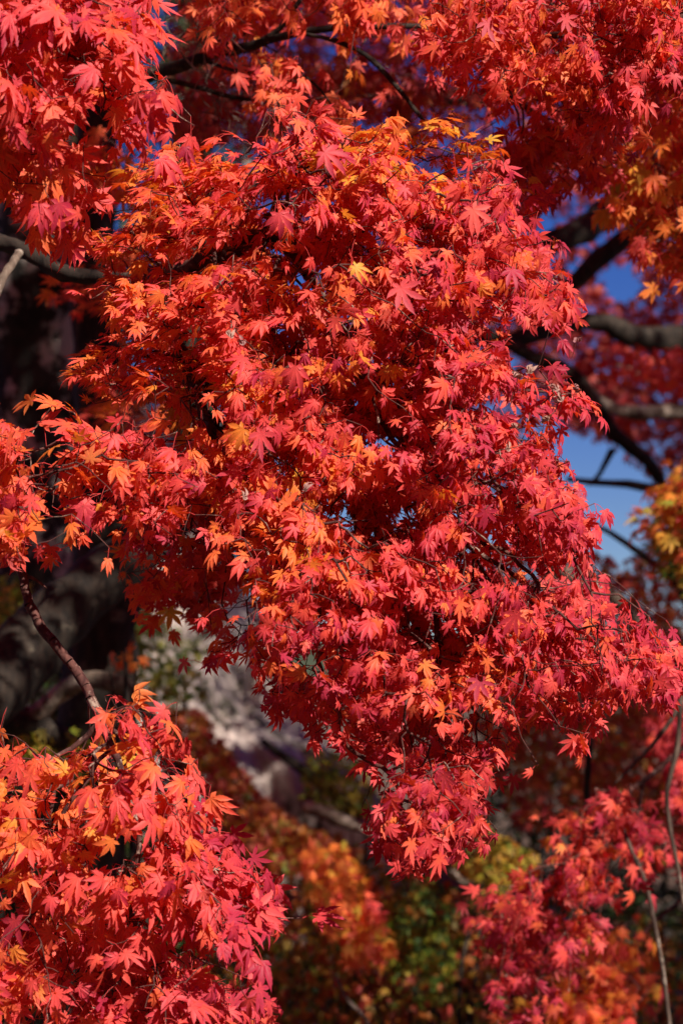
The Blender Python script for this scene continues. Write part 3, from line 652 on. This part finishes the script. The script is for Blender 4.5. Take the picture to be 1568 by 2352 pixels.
bough('blurred pink red bough at the right edge below the tips of the main one', [[(1480, 1600), (1570, 1590), (1720, 1600), (1720, 2060), (1560, 2000), (1540, 1850), (1490, 1750), (1500, 1680)]],
      [(1540, 1700, 90, .9, .10), (1560, 1900, 90, .9, .12)], 7.2, .5, 60, [(1900, 1560, 7.4), (1700, 1600, 7.3), (1570, 1700, 7.2), (1580, 1900, 7.2)], seed=14, hi=False, root_r=.01, parts=3)
bough('loose orange red spray just behind the upper left bough', [[(170, 310), (260, 320), (310, 400), (300, 440), (220, 440), (170, 400)]],
      [(240, 380, 120, .8, .30)], 5.6, .3, 14, [(300, 200, 5.8), (270, 300, 5.7), (240, 400, 5.6)], seed=15, hi=False, parts=2)
bough('dull rust spray in the shade under the dark left limb', [[(90, 640), (330, 600), (560, 560), (600, 700), (420, 720), (130, 700)], [(330, 440), (620, 480), (620, 560), (300, 600)], [(220, 870), (420, 900), (480, 960), (300, 1000), (180, 960)]],
      [(240, 650, 190, .3, .3), (400, 560, 190, .3, .35), (300, 930, 190, .4, .3)], 6.2, .6, 70, [(750, 500, 6.4), (600, 560, 6.3), (400, 600, 6.2), (300, 700, 6.2), (350, 900, 6.2)], seed=16, hi=False, parts=3)
bough('orange bough slightly out of focus at the upper right edge', [[(1390, 160), (1600, 140), (1700, 200), (1700, 660), (1568, 660), (1480, 600), (1420, 570), (1440, 500), (1380, 480), (1340, 430), (1400, 380), (1440, 300)]],
      [(1450, 300, 110, .6, .26), (1500, 400, 110, .6, .45), (1420, 440, 110, .8, .50), (1560, 480, 100, .7, .42), (1480, 560, 100, .6, .28), (1560, 250, 110, .6, .3)],
      5.5, .6, 115, [(1800, 60, 5.9), (1620, 150, 5.7), (1500, 260, 5.6), (1520, 420, 5.5), (1560, 560, 5.5)], seed=17, hue_sd=.09, root_r=.009, parts=6)

# ------------------------------------------------------------ top centre limb with bare twigs
tcb = bough('shaded orange bough on a dark forked limb at the top centre', [[(380, -60), (960, -60), (980, 40), (930, 110), (700, 60), (560, 110), (470, 90)], [(560, 150), (740, 150), (800, 230), (700, 270), (600, 230)], [(820, 190), (900, 200), (880, 250), (830, 250)], [(560, 0), (660, 0), (640, 70), (540, 80)]],
      [(500, 30, 120, .3, .26), (650, 180, 60, .5, .26), (850, 10, 90, .5, .28), (930, 60, 100, .6, .3)], 5.15, .7, 62,
      [(180, 230, 5.3), (330, 172, 5.25), (420, 150, 5.2), (560, 112, 5.15), (640, 88, 5.1), (760, 66, 5.05), (900, 60, 5.0), (1040, 60, 5.0)], seed=18, hue_sd=.07, root_r=.004, parts=5)
V, T = limb([at(150, 240, 5.32), at(330, 172, 5.25), at(420, 150, 5.2), at(500, 122, 5.17), at(560, 112, 5.15), at(640, 86, 5.1), at(760, 66, 5.05), at(900, 60, 5.0), at(1040, 58, 5.0), at(1100, 50, 5.0)], [.017, .015, .0135, .012, .0115, .009, .0075, .006, .0045, .002], .02, 10, .14, .25, 33)
mesh_obj('limb', V, T, M_LIMB, tcb)
for k, (pp, rr) in enumerate([([(590, 100, 5.12), (640, 70, 5.1), (665, 35, 5.08), (690, 0, 5.06), (710, -60, 5.05)], [.007, .0065, .0055, .005, .004]),
      ([(700, 78, 5.05), (770, 95, 5.0), (840, 130, 4.98), (900, 190, 4.95), (950, 250, 4.92), (990, 300, 4.9)], [.004, .0055, .0055, .005, .0042, .003]),
      ([(470, 140, 5.2), (560, 165, 5.1), (640, 150, 5.1), (720, 190, 5.1), (760, 240, 5.1)], [.004, .004, .0035, .003, .002]),
      ([(330, 175, 5.25), (430, 195, 5.3), (520, 220, 5.3), (600, 232, 5.3), (680, 250, 5.3)], [.006, .0065, .0055, .004, .002])]):
    V, T = limb([at(*q) for q in pp], rr, .02, 8, .12, .3, 34 + k); mesh_obj('branch', V, T, M_LIMB, tcb)
bough('dim deep red foliage in the shade between the dark forked limb and the main bough', [[(360, 120), (500, 150), (700, 120), (900, 120), (1100, 220), (1020, 290), (700, 310), (560, 350), (420, 340), (380, 240)]],
      [(500, 200, 100, .4, .12), (700, 220, 90, .4, .25), (900, 200, 90, .4, .16)], 6.4, .7, 75, [(150, 60, 6.8), (400, 130, 6.6), (700, 200, 6.4), (950, 230, 6.4)], seed=19, hi=False, parts=3, size=.036, mat=M_LEAF_SHADED, keep=.8)
# bare grey twig clusters on that limb
rg = np.random.default_rng(5)
def bare(parent, root, n, ln, dirs, label):
    P = [root]; A, B, ra = [], [], []; front = [(root, d, .0022, 0) for d in dirs]
    while front:
        p, d, r, g = front.pop(); q = p + d * ln * rg.uniform(.5, 1.1); A.append(p); B.append(q); ra.append(r)
        if g < n:
            for s in range(2 if rg.random() < .65 else 1):
                front.append((q, nrm(d + rg.normal(0, .5, 3)), max(.0008, r * .78), g + 1))
    A, B, ra = np.array(A), np.array(B), np.array(ra); V, T = segs(A, B, ra, ra * .85, 5); return mesh_obj('bare_twigs', V, T, M_PALE, parent, label=label)
bare(tcb, at(440, 150, 5.15), 6, .030, [nrm(-DWN + RGT * .2), nrm(DWN * .5 + RGT * .6), nrm(-DWN * .6 - RGT * .5)], 'leafless grey twigs')
bare(tcb, at(470, 140, 5.15), 6, .030, [nrm(-DWN * 1.2 - RGT * .1), nrm(DWN + RGT * .3)], 'leafless grey twigs')
bare(tcb, at(350, 165, 5.2), 5, .032, [nrm(-DWN * .8 - RGT * .3), nrm(-DWN * .6 + RGT * .5)], 'leafless grey twigs')

# ------------------------------------------------------------ sharp boughs
ur = bough('sharp red bough with hanging tips across the upper right', [[(940, -70), (1700, -70), (1700, 210), (1500, 215), (1430, 345), (1390, 350), (1340, 270), (1230, 200), (1120, 205), (1060, 180), (1000, 150), (975, 60)]],
      [(1000, 60, 100, .7, .26), (1060, 110, 100, .8, .14), (1150, 60, 120, .5, .16), (1250, 160, 70, .8, .34), (1300, 240, 60, .8, .16), (1390, 310, 60, .9, .12), (1350, 60, 80, .5, .04), (1500, 100, 60, .6, .06), (1560, 30, 80, .6, .3), (1450, 200, 70, .8, .14), (1100, 0, 120, .5, .18)],
      4.6, .55, 210, [(1800, -40, 5.0), (1568, 20, 4.8), (1400, 60, 4.7), (1200, 90, 4.65), (1040, 60, 4.6)], seed=21, keep=.9, root_r=.006, size=.033, extra_paths=[[(1400, 60, 4.7), (1420, 150, 4.65), (1400, 260, 4.6)]])
hm = bough('deep red shaded spray hanging on thin black twigs right of the orange top', [[(1120, 190), (1250, 210), (1400, 350), (1420, 385), (1340, 420), (1280, 400), (1260, 470), (1310, 520), (1240, 530), (1180, 460), (1130, 330)]],
      [(1180, 300, 90, .8, .10), (1300, 330, 60, .8, .2), (1240, 430, 90, .8, .16), (1380, 360, 50, .9, .10)], 5.0, .35, 34,
      [(1100, 110, 4.9), (1140, 150, 4.9), (1160, 190, 4.9), (1180, 240, 4.92), (1200, 330, 4.95), (1220, 400, 4.97), (1240, 480, 5.0)], seed=22, size=.034, parts=3, root_r=.0035, extra_paths=[[(1165, 215, 4.9), (1230, 260, 4.95), (1290, 310, 5.0)]])

ul = bough('large leaved red bough drooping from the upper left corner', [[(-120, -80), (300, -80), (330, 20), (350, 100), (300, 130), (330, 190), (385, 260), (420, 370), (400, 385), (340, 320), (250, 290), (200, 310), (160, 330), (185, 440), (225, 530), (215, 575), (190, 560), (150, 575), (110, 540), (70, 500), (30, 470), (-120, 420)]],
      [(60, 60, 90, .9, .12), (180, 120, 70, .9, .16), (280, 60, 40, .7, .12), (250, 220, 60, .9, .14), (380, 320, 60, .9, .04), (60, 250, 90, .8, .14), (20, 360, 100, .7, .32), (130, 400, 80, .7, .22), (180, 520, 80, .9, .10), (60, 150, 80, .8, .24), (100, 330, 90, .6, .3), (110, 230, 80, .8, .08)],
      3.98, .42, 145, [(-200, -60, 4.3), (-40, 60, 4.2), (80, 120, 4.15), (160, 220, 4.1), (140, 380, 4.1), (160, 500, 4.0)], seed=23, size=.046, pet=.034, keep=.7, root_r=.006, extra_paths=[[(80, 120, 4.15), (220, 180, 4.1), (340, 280, 4.0)]], hue_sd=.08)

lm = bough('orange and red leafy bough reaching in from the left edge at mid height', [[(-120, 960), (20, 985), (60, 960), (150, 965), (180, 930), (205, 930), (250, 1000), (200, 1020), (130, 1010), (60, 1040), (-120, 1050)], [(-120, 1080), (60, 1070), (140, 1030), (250, 1020), (300, 1035), (340, 1005), (400, 1020), (430, 1090), (340, 1140), (270, 1100), (215, 1105), (150, 1110), (160, 1150), (235, 1190), (240, 1240), (160, 1240), (110, 1230), (60, 1290), (20, 1270), (-120, 1240)]],
      [(40, 1000, 190, .3, .30), (180, 960, 250, .3, .26), (200, 1060, 160, .6, .34), (60, 1120, 170, .6, .32), (170, 1150, 90, .9, .28), (60, 1230, 95, 1, .08), (0, 1200, 120, .8, .28), (200, 1180, 80, .9, .36), (360, 1070, 140, .7, .20), (280, 1070, 110, .9, .12)],
      4.02, .30, 68, [(-250, 1120, 4.2), (-100, 1110, 4.1), (0, 1100, 4.0), (100, 1090, 4.0), (180, 1070, 4.0)], seed=24, size=.041, parts=4, root_r=.004, keep=.85)

ll = bough('red and orange bough filling the lower left corner on a bare curved stem', [[(270, 1650), (300, 1620), (385, 1640), (430, 1750), (480, 1860), (530, 1950), (620, 1985), (680, 2050), (715, 2130), (660, 2200), (580, 2220), (510, 2200), (560, 2270), (630, 2330), (660, 2420), (-120, 2420), (-120, 1720), (20, 1700), (60, 1765), (150, 1730), (220, 1700)]],
      [(330, 1670, 40, .4, .10), (400, 1740, 60, .6, .06), (230, 1720, 150, .4, .3), (250, 1790, 110, .8, .52), (150, 1800, 130, .8, .42), (60, 1850, 110, .9, .30), (300, 1880, 80, .95, .30), (100, 1950, 110, .9, .34), (420, 1900, 45, .9, .10), (300, 2000, 70, .95, .16), (100, 2080, 90, .95, .16), (500, 2010, 40, .8, .08), (620, 2110, 35, .9, .04), (420, 2130, 60, .9, .06), (300, 2200, 60, .9, .08), (500, 2260, 50, .9, .06), (150, 2220, 90, .9, .14), (200, 2320, 120, .5, .10), (60, 2300, 120, .6, .26), (400, 2330, 40, .7, .10), (180, 1880, 110, .9, .42)],
      4.0, .40, 150, [(38, 1262, 4.2), (50, 1310, 4.18), (68, 1390, 4.15), (110, 1460, 4.12), (160, 1520, 4.1), (205, 1590, 4.08), (232, 1660, 4.05), (258, 1720, 4.02), (300, 1830, 4.0), (320, 1950, 3.98), (300, 2100, 3.98), (280, 2250, 3.98)], seed=25, size=.044, pet=.034, keep=.60, skip=10, parts=9, root_r=.0045,
      extra_paths=[[(300, 1830, 4.0), (400, 1960, 3.96), (520, 2060, 3.95), (630, 2110, 3.93)], [(258, 1720, 4.02), (150, 1860, 4.0), (60, 2020, 4.0)]], holes=[[(200, 1980), (260, 1960), (270, 2020), (220, 2060)]], hue_sd=.08)
V, T = limb([at(52, 1318, 4.18), at(75, 1328, 4.17), at(100, 1345, 4.16), at(108, 1352, 4.16)], [.0035, .003, .002, .001], .01, 8, .1, .2, 41); mesh_obj('snag', V, T, M_TWIG, ll)

MAIN = [[(215, 570), (300, 500), (250, 440), (300, 375), (420, 335), (560, 345), (690, 300), (760, 265), (860, 290), (930, 275), (1060, 275), (1110, 330), (1145, 380), (1235, 470), (1290, 590), (1335, 715), (1315, 765), (1240, 720), (1180, 730), (1120, 700), (1100, 800), (1200, 850), (1330, 900), (1400, 950), (1320, 970), (1240, 960), (1275, 1060), (1370, 1170), (1395, 1230), (1330, 1280), (1300, 1320), (1400, 1375), (1520, 1430), (1510, 1470), (1470, 1460), (1620, 1560), (1590, 1620), (1470, 1590), (1370, 1610), (1320, 1720), (1230, 1650), (1180, 1560), (1150, 1640), (1160, 1760), (1185, 1870), (1130, 1910), (1040, 1940), (1010, 2010), (950, 1990), (840, 1950), (880, 1880), (870, 1800), (810, 1750), (850, 1680), (800, 1640), (760, 1690), (690, 1660), (600, 1610), (610, 1500), (520, 1490), (405, 1505), (520, 1420), (520, 1350), (560, 1290), (520, 1270), (400, 1290), (300, 1250), (300, 1120), (250, 1090), (310, 1020), (420, 980), (320, 900), (160, 870), (190, 820), (240, 790), (235, 700), (215, 600)]]
mb = bough('huge flaming red leafy bough filling the centre of the picture', MAIN,
      [(330, 420, 180, .4, .32), (480, 420, 185, .3, .34), (650, 400, 190, .4, .2), (740, 350, 30, .8, .06), (850, 310, 330, .5, .46), (1000, 330, 340, .45, .5), (1100, 360, 350, .4, .44), (620, 500, 70, .8, .06), (800, 450, 40, .8, .07),
       (950, 520, 60, .6, .02), (1080, 480, 60, .9, .06), (1200, 560, 55, .9, .08), (1280, 690, 60, .8, .10), (1060, 620, 60, .9, .06), (950, 680, 80, .9, .10), (850, 600, 90, .4, .22), (820, 760, 100, .5, .36), (1130, 640, 60, .8, .3),
       (300, 560, 190, .5, .26), (260, 680, 180, .5, .32), (450, 620, 170, .5, .30), (430, 740, 175, .5, .22), (260, 820, 185, .35, .26), (400, 850, 185, .4, .22), (500, 960, 110, .7, .46), (560, 870, 170, .5, .34), (680, 900, 85, 1, .08), (620, 1020, 90, .9, .1),
       (820, 930, 110, .6, .14), (1000, 950, 60, .6, .08), (1180, 900, 30, .4, .05), (1350, 940, 20, .3, .08), (950, 820, 70, .5, .16), (1230, 1000, 80, .6, .06), (1120, 1080, 80, .8, .08), (1000, 1100, 80, .5, .16), (800, 1080, 60, .5, .22), (700, 1180, 100, .5, .3),
       (330, 1090, 150, .8, .28), (420, 1180, 110, .8, .04), (500, 1240, 100, .8, .06), (300, 1180, 170, .5, .30), (600, 1280, 175, .5, .40), (560, 1420, 170, .5, .26), (800, 1240, 70, .5, .38), (760, 1360, 90, .8, .14), (850, 1300, 60, .5, .22), (1000, 1260, 70, .8, .10),
       (1180, 1200, 75, .9, .07), (1340, 1200, 60, .7, .08), (1250, 1330, 55, .9, .05), (1430, 1420, 45, .8, .0), (1100, 1380, 80, .8, .12), (1320, 1480, 60, .8, .08), (1500, 1540, 45, .7, .05), (1300, 1640, 80, .9, .12), (900, 1400, 90, .8, .06), (1020, 1460, 80, .8, .3),
       (750, 1500, 95, .9, .08), (700, 1620, 90, .9, .08), (900, 1560, 95, .9, .07), (1080, 1600, 80, .9, .2), (1000, 1700, 90, .8, .08), (880, 1740, 160, .8, .06), (1130, 1780, 70, .9, .08), (950, 1900, 110, .9, .07), (1080, 1880, 95, .8, .1), (900, 1950, 150, .9, .06)],
      4.25, .62, 900, [(330, 640, 4.7), (420, 620, 4.55), (520, 560, 4.45), (600, 545, 4.42), (690, 600, 4.4), (760, 720, 4.4), (850, 860, 4.4), (940, 1020, 4.38), (980, 1200, 4.35), (1000, 1400, 4.3), (1010, 1600, 4.3), (1000, 1800, 4.3)],
      seed=26, size=.0325, parts=14, root_r=.007, slope=(-.1, -.35), hue_sd=.10, per=12, pet=.026,
      extra_paths=[[(690, 600, 4.4), (850, 520, 4.4), (1000, 520, 4.38), (1160, 580, 4.35)], [(520, 560, 4.45), (480, 760, 4.4), (500, 980, 4.35), (610, 1080, 4.35), (650, 1300, 4.3), (740, 1500, 4.25)],
                   [(940, 1020, 4.38), (1100, 1000, 4.35), (1280, 1060, 4.35)], [(980, 1200, 4.35), (1150, 1300, 4.3), (1350, 1460, 4.25), (1520, 1550, 4.22)], [(600, 545, 4.42), (680, 400, 4.4), (900, 360, 4.4)], [(850, 860, 4.4), (1050, 880, 4.35), (1250, 900, 4.35)]],
      gap=-.07, keep=.93, holes=[[(480, 560), (600, 525), (650, 580), (520, 605)], [(225, 440), (290, 400), (310, 470), (240, 505)], [(560, 650), (690, 615), (720, 690), (640, 690)], [(350, 1000), (420, 990), (430, 1030), (360, 1040)], [(560, 1255), (640, 1330), (600, 1340), (540, 1290)], [(670, 1490), (705, 1480), (715, 1540), (690, 1570)], [(900, 1130), (935, 1170), (930, 1210), (890, 1190)], [(200, 660), (240, 700), (215, 760)], [(270, 760), (330, 720), (350, 770), (300, 800)], [(1100, 820), (1140, 720), (1160, 800)], [(420, 1000), (480, 980), (470, 1050)]])
# shaded spray hanging behind the left side of the main bough, and one yellow leaf on it
hs = bough('shaded rust spray hanging in a fringe before the pale stone', [[(300, 1210), (400, 1240), (540, 1270), (590, 1330), (520, 1400), (500, 1440), (440, 1410), (340, 1400), (290, 1400), (330, 1320)]],
      [(330, 1380, 100, .9, .30), (400, 1300, 95, .8, .26), (480, 1350, 90, .8, .08), (550, 1300, 90, .8, .10)], 4.75, .25, 30, [(560, 1120, 4.6), (480, 1200, 4.7), (420, 1290, 4.75), (380, 1370, 4.75)], seed=27, size=.033, parts=2, hue_sd=.1)
single_leaf(hs, 'leaf', at(388, 1402, 4.62), DWN + RGT * .05, -FWD + UP * .3, .042, .66, HI[1], M_LEAF, 'bright yellow leaf', stalk_to=at(368, 1370, 4.72))
single_leaf(hs, 'leaf', at(395, 1450, 4.62), DWN + RGT * .5, -FWD + UP * .3, .036, .30, HI[4], M_LEAF, 'coral leaf', stalk_to=at(388, 1402, 4.68))
single_leaf(hs, 'leaf', at(318, 1368, 4.6), DWN - RGT * .15, -FWD + UP * .3, .040, .30, HI[0], M_LEAF, 'coral red leaf', stalk_to=at(335, 1340, 4.7))
# a few accent leaves and dried curled leaves on the main bough
for x, y, a, h, s in [(815, 612, 40, .62, .036), (678, 842, 95, .10, .055), (600, 995, 92, .07, .045), (560, 985, 140, .5, .045), (1085, 480, 65, .20, .048), (745, 350, 35, .05, .050), (920, 660, 70, .08, .046), (640, 490, 75, .05, .045), (55, 0, 0, 0, 0)]:
    if s == 0: continue
    t = math.cos(math.radians(a)) * RGT + math.sin(math.radians(a)) * DWN
    single_leaf(mb, 'leaf', at(x, y, 3.88), t - FWD * .1, -FWD + UP * .4 + RGT * .1, s, h, HI[int(RNG.integers(0, 4))], M_LEAF, stalk_to=at(x - 18 * math.cos(math.radians(a)), y - 40, 4.05))
for k, (x, y) in enumerate([(1118, 862), (1150, 852), (1188, 850), (1215, 840), (1290, 905), (1320, 880), (1280, 880), (1100, 930), (1110, 975), (1090, 1010), (1165, 1020), (1250, 950), (700, 1110), (560, 1130), (1180, 965), (530, 760), (560, 775), (1325, 775)]):
    t = (-DWN if k not in (7, 8, 9, 17) else DWN) + RGT * RNG.normal(.1, .35) - FWD * .2; b = at(x, y + (18 if k not in (7, 8, 9, 17) else 0), 3.98)
    single_leaf(mb, 'dried_leaf', b, t, -FWD + RGT * RNG.normal(0, .6), .032, RNG.random(), CURL[k % 3], M_DRY, stalk_to=b + FWD * .10 + DWN * .03)
for x, y in [(510, 205), (600, 240), (640, 250), (660, 290)]:
    single_leaf(tcb, 'dried_leaf', at(x, y, 4.9), RGT * .6 + DWN * RNG.normal(0, .6), -FWD + UP * .4, .032, .2 + .2 * RNG.random(), CURL[int(RNG.integers(3))], M_DRY, stalk_to=at(x - 20, y - 25, 5.05))
